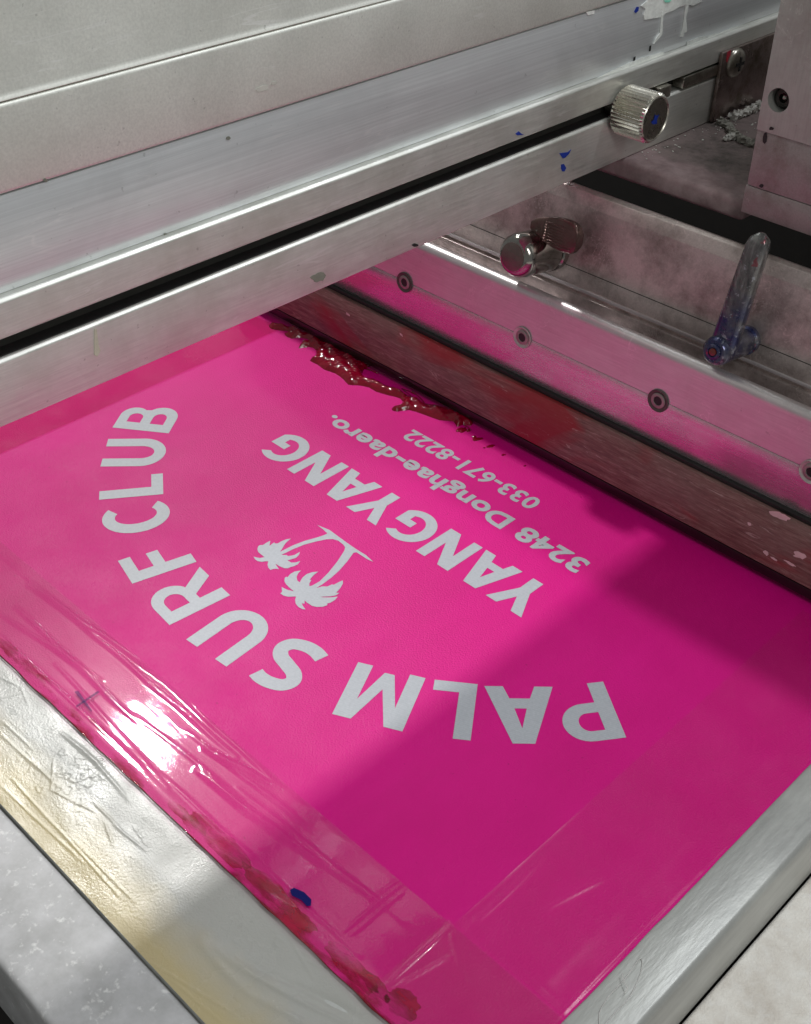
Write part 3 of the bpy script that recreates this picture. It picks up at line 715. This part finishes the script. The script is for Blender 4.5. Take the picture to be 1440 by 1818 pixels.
child('screw_recess', lathe([(2.3, 39.3), (2.2, 40.2), (1.3, 40.4)], 12), hub, (0, 0, 0), simple('ink_filled_recess', (.13, .018, .012), .15, 0, .5))
# chrome clamp with a short ribbed tab
b1 = onback(981, 440)
hub1_me = lathe([(14.6, -.5), (14.8, 5.5), (13.2, 6.2), (13.2, 7.4), (14.2, 8.2), (14.4, 33), (13.6, 37.5), (11.4, 40.6), (9.6, 41.4)], 48)
hub1 = link_mesh('clamp_lever', hub1_me, M['chrome'], sq, tuple(b1)); orient(hub1, nB, xB)
hub1['label'] = 'chrome clamp with short ribbed tab'
child('cap_disc', lathe([(9.2, 41.2), (9.2, 41.8), (8.8, 42.0)], 36), hub1, (0, 0, 0), simple('pitted_cap', (.17, .14, .125), .35, .7, 0, .7, 420))
def tab_mesh():
    vs_, fs = [], []; n = 24; ts = np.linspace(0, 1, 22); L = 40
    for t in ts:
        w = 4.0 + 6.4 * math.sin(min(1, t * 1.15) * math.pi * .62)
        if t > .86: w *= math.sqrt(max(.12, 1 - ((t - .86) / .14) ** 2 * .75))
        if t < .08: w *= .72 + .28 * t / .08
        d = 2.2 + 1.6 * t
        for i in range(n):
            a = 2 * math.pi * i / n; ca, sa = math.cos(a), math.sin(a); e = 2 / 3.6
            x_, z_ = w * math.copysign(abs(ca) ** e, ca), d * math.copysign(abs(sa) ** e, sa)
            vs_.append((L * t - 3, x_, z_ + t * 3))
    for k in range(len(ts) - 1):
        for i in range(n): fs.append((k * n + i, k * n + (i + 1) % n, (k + 1) * n + (i + 1) % n, (k + 1) * n + i))
    fs.append(tuple(range(n))[::-1]); fs.append(tuple((len(ts) - 1) * n + i for i in range(n)))
    return sharp(mesh_from(vs_, fs), 50)
tabm = simple('pitted_tab', (.15, .095, .085), .32, .8, 0, .6, 380)
D1 = 22.0
tc_ = onback(991, 416, D1) - b1
tx, tw = tc_ @ np.array([1, 0, 0]), tc_ @ wB
# hub-local frame: z=nB, x=xB, y=z cross x
yl = np.cross(nB, xB)
ty = tc_ @ yl
tab = child('lever_tab', tab_mesh(), hub1, (tx - 18, ty, D1), tabm)
tab.rotation_euler = (0, 0, math.radians(4 if yl[2] > 0 else -4))
for k in range(8):
    yy = -6.6 + k * 1.9
    child('tab_rib', tube([(tx - 8, ty + yy * .92, D1 + 4.2), (tx + 4, ty + yy + .8, D1 + 4.9), (tx + 15.5, ty + yy * .9 + 1.4, D1 + 5.9)], [.35, .45, .4], 6), hub1, (0, 0, 0), tabm)
child('tab_neck', tube([(0, 0, 16), (tx * .22, ty * .6, 18), (tx - 15, ty, D1)], [5, 4.4, 3.6], 12), hub1, (0, 0, 0), M['chrome'])

# ------------------------------------------------------------------ crossbeam with slotted rail
beam = thing('crossbeam', (-460, 500, 185), 'long grey slotted metal crossbeam spanning the press above the pink stencil', 'machine beam')
XR = -433.3
Y0, Y1 = -60, 900
rail_prof = [(XR, 185), (XR, 214.2), (XR - 1.6, 215.4), (XR - 13, 215.4), (XR - 13, 224.6), (XR - .4, 224.6), (XR, 225.0), (XR, 240.2), (XR - 1.6, 241.6), (XR - 40, 241.6), (XR - 40, 185)]
link_mesh('slotted_rail', prism(rail_prof, 'y', Y0, Y1, .6, 3), M['beam'], beam)
link_mesh('slot_shade_strip', box((XR - 12.8, Y0, 216.0), (XR - 9.5, Y1 - 1, 224.2)), M['slot'], beam)  # dark insert painting the shade deep in the slot
link_mesh('slot_shade_strip', box((XR - 12.8, Y0, 215.5), (XR - 2.6, 662, 215.9)), M['dark'], beam)  # added black floor, shades the lower lip that would catch light
link_mesh('brushed_plate', box((-444, Y0, 241.8), (-438, Y1, 281.6), .3), M['brushed'], beam)
link_mesh('cover_plate', box((-446, Y0, 282.2), (-437, Y1, 316.8), 1.8, 3), M['cover'], beam)
# tall upper cover: leans back slightly, its lower lip catches the light
link_mesh('upper_cover', prism([(-437.3, 317.2), (-438.6, 319.2), (-452, 420), (-470, 520), (-476, 520), (-474, 317.2)], 'y', Y0, Y1, .8, 3), M['cover'], beam)
# clamp bar in the slot from the knob to the end plate
link_mesh('clamp_bar', box((XR - 8, 694, 216.2), (XR + .6, 745, 223.4), .5), M['steel'], beam)
link_mesh('slot_nut', box((XR - 9, 664, 216.4), (XR + 3.5, 676, 224.0), .6), M['knob'], beam)
# end plate
ya = onx(1265, 212, XR + 3)[1]
ep = link_mesh('end_plate', box((XR + .3, ya, 185.4), (XR + 3.2, 900, 231.5), .6), mat_alu('rusty_end_plate', (.40, .33, .32), .3, .95, None, (.11, .08, .05), .85, .25, 55).m, beam)
sp = onx(1308, 112, XR + 5)
ps = link_mesh('pan_head_screw', lathe([(9.5, 0), (9.5, 1.2), (8.6, 2.8), (6.4, 4.0), (3.4, 4.6), (.6, 4.8)], 40), M['steel'], beam, (XR + 3.2, sp[1], sp[2])); orient(ps, (1, 0, 0), (0, 0, 1))
child('cross_slot', box((-1.1, -4.6, 4.1), (1.1, 4.6, 4.95)), ps, (0, 0, 0), M['dark'])
child('cross_slot', box((-4.6, -1.1, 4.1), (4.6, 1.1, 4.97)), ps, (0, 0, 0), M['dark'])
flatq = [onx(u, v, XR + 3.3) for u, v in [(1291, 92), (1298, 88), (1297, 100), (1292, 113), (1289, 108)]]
link_mesh('red_ink_mark', mesh_from(flatq, [tuple(range(5))]), M['redmark'], beam)
# knurled knob
kb = onx(1103, 192, XR)
def knurl_mesh():
    n = 240; rings = [(13.8, 2.0, 0), (14.3, 3.0, 1), (14.3, 24, 1), (13.7, 25.4, 0), (13.1, 26.0, 0), (12.7, 25.6, 0), (12.4, 25.3, 0)]
    vs_, fs = [], []
    for r, h, k in rings:
        for i in range(n):
            a = 2 * math.pi * i / n; rr = r + (.75 * (abs(((i / 6.0) % 1) * 2 - 1) * 2 - 1) if k else 0)
            vs_.append((rr * math.cos(a), rr * math.sin(a), h))
    for k in range(len(rings) - 1):
        for i in range(n): j = (i + 1) % n; fs.append((k * n + i, k * n + j, (k + 1) * n + j, (k + 1) * n + i))
    fs.append(tuple(range(n))[::-1]); fs.append(tuple((len(rings) - 1) * n + i for i in range(n)))
    return sharp(mesh_from(vs_, fs), 25)
KD = kb
kn = link_mesh('thumb_knob', knurl_mesh(), M['knob'], beam, tuple(KD)); orient(kn, (1, 0, 0), (0, 0, 1))
child('knob_stem', lathe([(6, -8), (6, 2.5)], 24), kn, (0, 0, 0), M['steel'])
child('ink_spot', mesh_from([(-3, 2, 25.5), (-1, 4, 25.5), (0, 1.5, 25.5), (3, 1, 25.5), (1.5, -1, 25.5), (2, -4, 25.5), (-.5, -2, 25.5), (-3.5, -2.5, 25.5)], [tuple(range(8))]), kn, (0, 0, 0), M['blue'])

# dried ink on the beam: thin raised patches on the faces they stand on
def xpatch(name, pix, x, th, mat, parent, smooth=0):
    L = [onx(u, v, x) for u, v in (smooth_loop(pix, smooth) if smooth else pix)]
    me = fill2d([[(p[1], p[2]) for p in L]])
    bm = bmesh.new(); bm.from_mesh(me)
    for v in bm.verts: v.co = Vector((x * K, v.co.x, v.co.y))
    r = bmesh.ops.extrude_face_region(bm, geom=list(bm.faces))
    for g in r['geom']:
        if isinstance(g, bmesh.types.BMVert): g.co.x += th * K
    return link_mesh(name, bm_mesh(bm), mat, parent)
XB = -437.9
wp = M['white_paint']
xpatch('dried_ink', [(1138, 10), (1150, 0), (1152, -14), (1240, -14), (1246, 2), (1222, 8), (1205, 12), (1196, 18), (1180, 24), (1176, 30), (1160, 32), (1144, 35), (1142, 26), (1146, 16)], XB, .35, wp, beam)
xpatch('dried_ink', [(1178, 0), (1192, 0), (1188, 4), (1181, 4)], XB + .4, .3, M['mint'], beam)
xpatch('dried_ink', [(1174, 20), (1177, 20), (1175, 60), (1171, 66), (1160, 78), (1164, 68), (1171, 58)], XB, .5, wp, beam)
xpatch('dried_ink', [(1217, 2), (1222, 0), (1221, 16), (1217, 30), (1219, 56), (1214, 58), (1212, 65), (1207, 65), (1211, 50), (1214, 30)], XB, .5, wp, beam)
xpatch('dried_ink', [(1222, 8), (1246, -2), (1246, 2), (1230, 10)], XB, .4, wp, beam)
xpatch('dried_ink', [(1050, 143), (1080, 128), (1110, 114), (1140, 102), (1176, 92), (1183, 97), (1160, 108), (1110, 121), (1070, 140)], XB, .4, wp, beam)
xpatch('dried_ink', [(1219, 74), (1240, 66), (1256, 63), (1280, 57), (1300, 48), (1330, 42), (1326, 47), (1290, 60), (1240, 77), (1219, 84)], XB, .4, wp, beam)
xpatch('ink_spot', [(1126, 20), (1130, 12), (1134, 12), (1133, 19), (1128, 23)], XB, .25, M['blue'], beam)
xpatch('ink_spot', [(1040, 21), (1055, 18), (1055, 24), (1044, 27)], XB, .25, wp, beam)
xpatch('ink_spot', [(1153, 82), (1156, 80), (1155, 90), (1152, 91)], XB, .25, M['dark'], beam)
xpatch('ink_spot', [(1125, 102), (1128, 100), (1127, 110), (1124, 111)], XB, .25, M['dark'], beam)
for pix, mt in [([(993, 272), (1008, 270), (1014, 265), (1010, 273), (1003, 280), (999, 281)], 'blue'), ([(996, 292), (1001, 291), (1005, 298), (1002, 304), (998, 304), (996, 299)], 'blue'),
                ([(915, 237), (921, 233), (925, 237), (930, 239), (918, 240)], 'blue')]:
    xpatch('ink_spot', pix, XR + .05, .2, M[mt], beam)
xpatch('ink_spot', [(167, 584), (171, 584), (175, 614), (178, 622), (172, 633), (167, 630)], XR + .05, .3, simple('cream_drip', (.55, .53, .42), .4), beam)
grey = simple('worn_spot', (.20, .21, .17), .5)
xpatch('worn_spot', blob_poly(566, 492, 14, 8, -15, 16, .3, 2), XR + .05, .12, grey, beam)
xpatch('worn_spot', blob_poly(737, 435, 6, 3, 5, 10, .3, 5), XR + .05, .15, M['dark'], beam)
for u, v in ((80, 320), (405, 245), (294, 417)):
    xpatch('worn_spot', blob_poly(u, v, 4, 3, 0, 10, .4, u), -436.9 if v == 320 else -437.9, .25, grey, beam)
xpatch('dent', blob_poly(466, 157, 11, 5, -20, 14, .4, 3), -436.95, .2, simple('cover_chip', (.52, .52, .47), .5), beam)
xpatch('dent', blob_poly(486, 148, 6, 3, -20, 14, .4, 4), -436.95, .2, simple('cover_chip', (.50, .50, .45), .5), beam)

# ------------------------------------------------------------------ ledge behind the squeegee, crust of dried ink
ledge = link_mesh('machine_ledge', box((-700, 637, 171), (-343, 903, 184.6), 3.5, 4), M['ledge'])
tag(ledge, 'dirty dark ledge under the crossbeam end plate, stained mauve along its front edge', 'machine ledge')
crust = thing('dried_ink_crust', (-420, 740, 185), 'crumbly white crust of dried ink lying on the dirty ledge below the end plate', 'dried ink')
def crust_tube(pix, rad, seed):
    pts = [onz(u, v, 186.5) for u, v in pix]; P = []
    for i in range(len(pts) - 1):
        for t in np.linspace(0, 1, 14, endpoint=False): P.append(pts[i] * (1 - t) + pts[i + 1] * t)
    P.append(pts[-1])
    me = tube(P, [rad * (.7 + .6 * abs(mnoise.noise((i * .35, seed, 0)))) * (1 if 1 < i < len(P) - 3 else .5) for i in range(len(P))], 14)
    for v in me.vertices:
        q = v.co / K; n = mnoise.noise_vector(Vector(q) * .45 + Vector((seed, 0, 0))) * 1.6 + mnoise.noise_vector(Vector(q) * 1.3) * .8
        v.co += n * K * rad * .42
    return me
crm = simple('white_crust', (.60, .59, .55), .85, 0, 0, .8, 400)
crg = simple('grey_crust', (.26, .25, .22), .85, 0, 0, .8, 400)
link_mesh('crust_piece', crust_tube([(1298, 208), (1316, 203), (1336, 194), (1352, 184)], 3.6, 1), crm, crust)
link_mesh('crust_piece', crust_tube([(1276, 214), (1292, 222), (1302, 238), (1320, 250), (1348, 258)], 2.8, 5), crg, crust)
link_mesh('crust_piece', crust_tube([(1284, 246), (1300, 243), (1308, 240)], 2.2, 9), crm, crust)
bmc = bmesh.new()
for k in range(60):
    u, v = random.choice([(1190, 250), (1225, 235), (1265, 235), (1310, 222), (1160, 268)]); u += random.gauss(0, 16); v += random.gauss(0, 7)
    p = onz(u, v, 185.0)
    if p[0] < -432 or p[1] < 645 or p[0] > -345: continue
    r = random.uniform(.25, .8) * K
    bmesh.ops.create_icosphere(bmc, subdivisions=1, radius=r, matrix=Matrix.Translation(Vector(p) * K) @ Matrix.Diagonal((1, random.uniform(.6, 1.6), .6, 1)))
ck = link_mesh('crust_crumbs', bm_mesh(bmc), crm, crust); ck['kind'] = 'stuff'

# ------------------------------------------------------------------ carriage block
blk = thing('carriage_block', (-250, 660, 180), 'pinkish grey metal carriage block with a recessed bolt, hanging beside the end of the crossbeam', 'machine block')
XBL = -340.4
def bz(u, v): return ony(u, v, 630)[2]
zc, zs = bz(1325, 327), bz(1351, 230)
link_mesh('block_foot', box((XBL - .8, 630, 180.8), (-60, 1150, zc - .35), .5), M['block2'], blk)
link_mesh('block_body', box((XBL, 630, zc), (-60, 1150, zs), .4), M['block2'], blk)
# upper panel with a drilled counterbore
def panel_with_hole(x0, x1, z0, z1, y, th, hx, hz, r):
    n = 32; hole = [(hx + r * math.cos(2 * math.pi * i / n), hz + r * math.sin(2 * math.pi * i / n)) for i in range(n)]
    me = fill2d([[(x0, z0), (x1, z0), (x1, z1), (x0, z1)], hole])
    bm = bmesh.new(); bm.from_mesh(me)
    for v in bm.verts: v.co = Vector((v.co.x, y * K, v.co.y))
    r_ = bmesh.ops.extrude_face_region(bm, geom=list(bm.faces))
    for g in r_['geom']:
        if isinstance(g, bmesh.types.BMVert): g.co.y += th * K
    return sharp(bm_mesh(bm), 40)
hp = ony(1382, 178, 628.6)
link_mesh('block_panel', panel_with_hole(XBL + .3, -60, zs + .1, 440, 628.6, 20, hp[0], hp[2], 6.6), M['block'], blk)
link_mesh('panel_core', box((XBL + 1, 640, zs + .2), (-60.5, 1149, 440)), M['block2'], blk)
bolt = link_mesh('recessed_bolt', lathe([(5.4, 0), (5.4, 5), (4.8, 5.6), (2.7, 5.6), (2.6, 3.6)], 30, True), M['darkmetal'], blk, (hp[0], 639.5, hp[2])); orient(bolt, (0, -1, 0), (1, 0, 0))
child('bolt_socket', lathe([(2.5, 3.7), (1.3, 5.0), (.3, 5.6)], 12), bolt, (0, 0, 0), M['chrome'])
for u, v, rx, ry in [(1358, 246, 4, 10), (1370, 228, 4, 3), (1352, 330, 4, 4)]:
    L = [ony(a, b, 629.75 if v > 229 else 628.3) for a, b in blob_poly(u, v, rx, ry, 10, 14, .5, u)]
    link_mesh('chip_mark', mesh_from(L, [tuple(range(len(L)))]), M['dark'], blk)

# ------------------------------------------------------------------ supports below the frame
slab = link_mesh('support_board', box((-860, 96.5, -60), (-190, 142.4, -2.6), 3, 4), M['slab']); tag(slab, 'grey speckled support board under the front bar of the screen frame', 'board')
edge = [(x, 196.2 + 1.0 * mnoise.noise((x * .05, 3, 0)), .5) for x in np.linspace(-786, -150, 160)]
link_mesh('ink_line', tube(edge, [.25 + .8 * max(0, mnoise.noise((p[0] * .06, 1, 5))) for p in edge], 6), M['ink'], screen, smooth=True)
felt = link_mesh('felt_pad', box((-121.6, -200, -90), (330, 760, -46), 2.5, 4), M['felt']); tag(felt, 'mottled cream felt pad lying beside the right bar of the screen frame', 'felt pad')
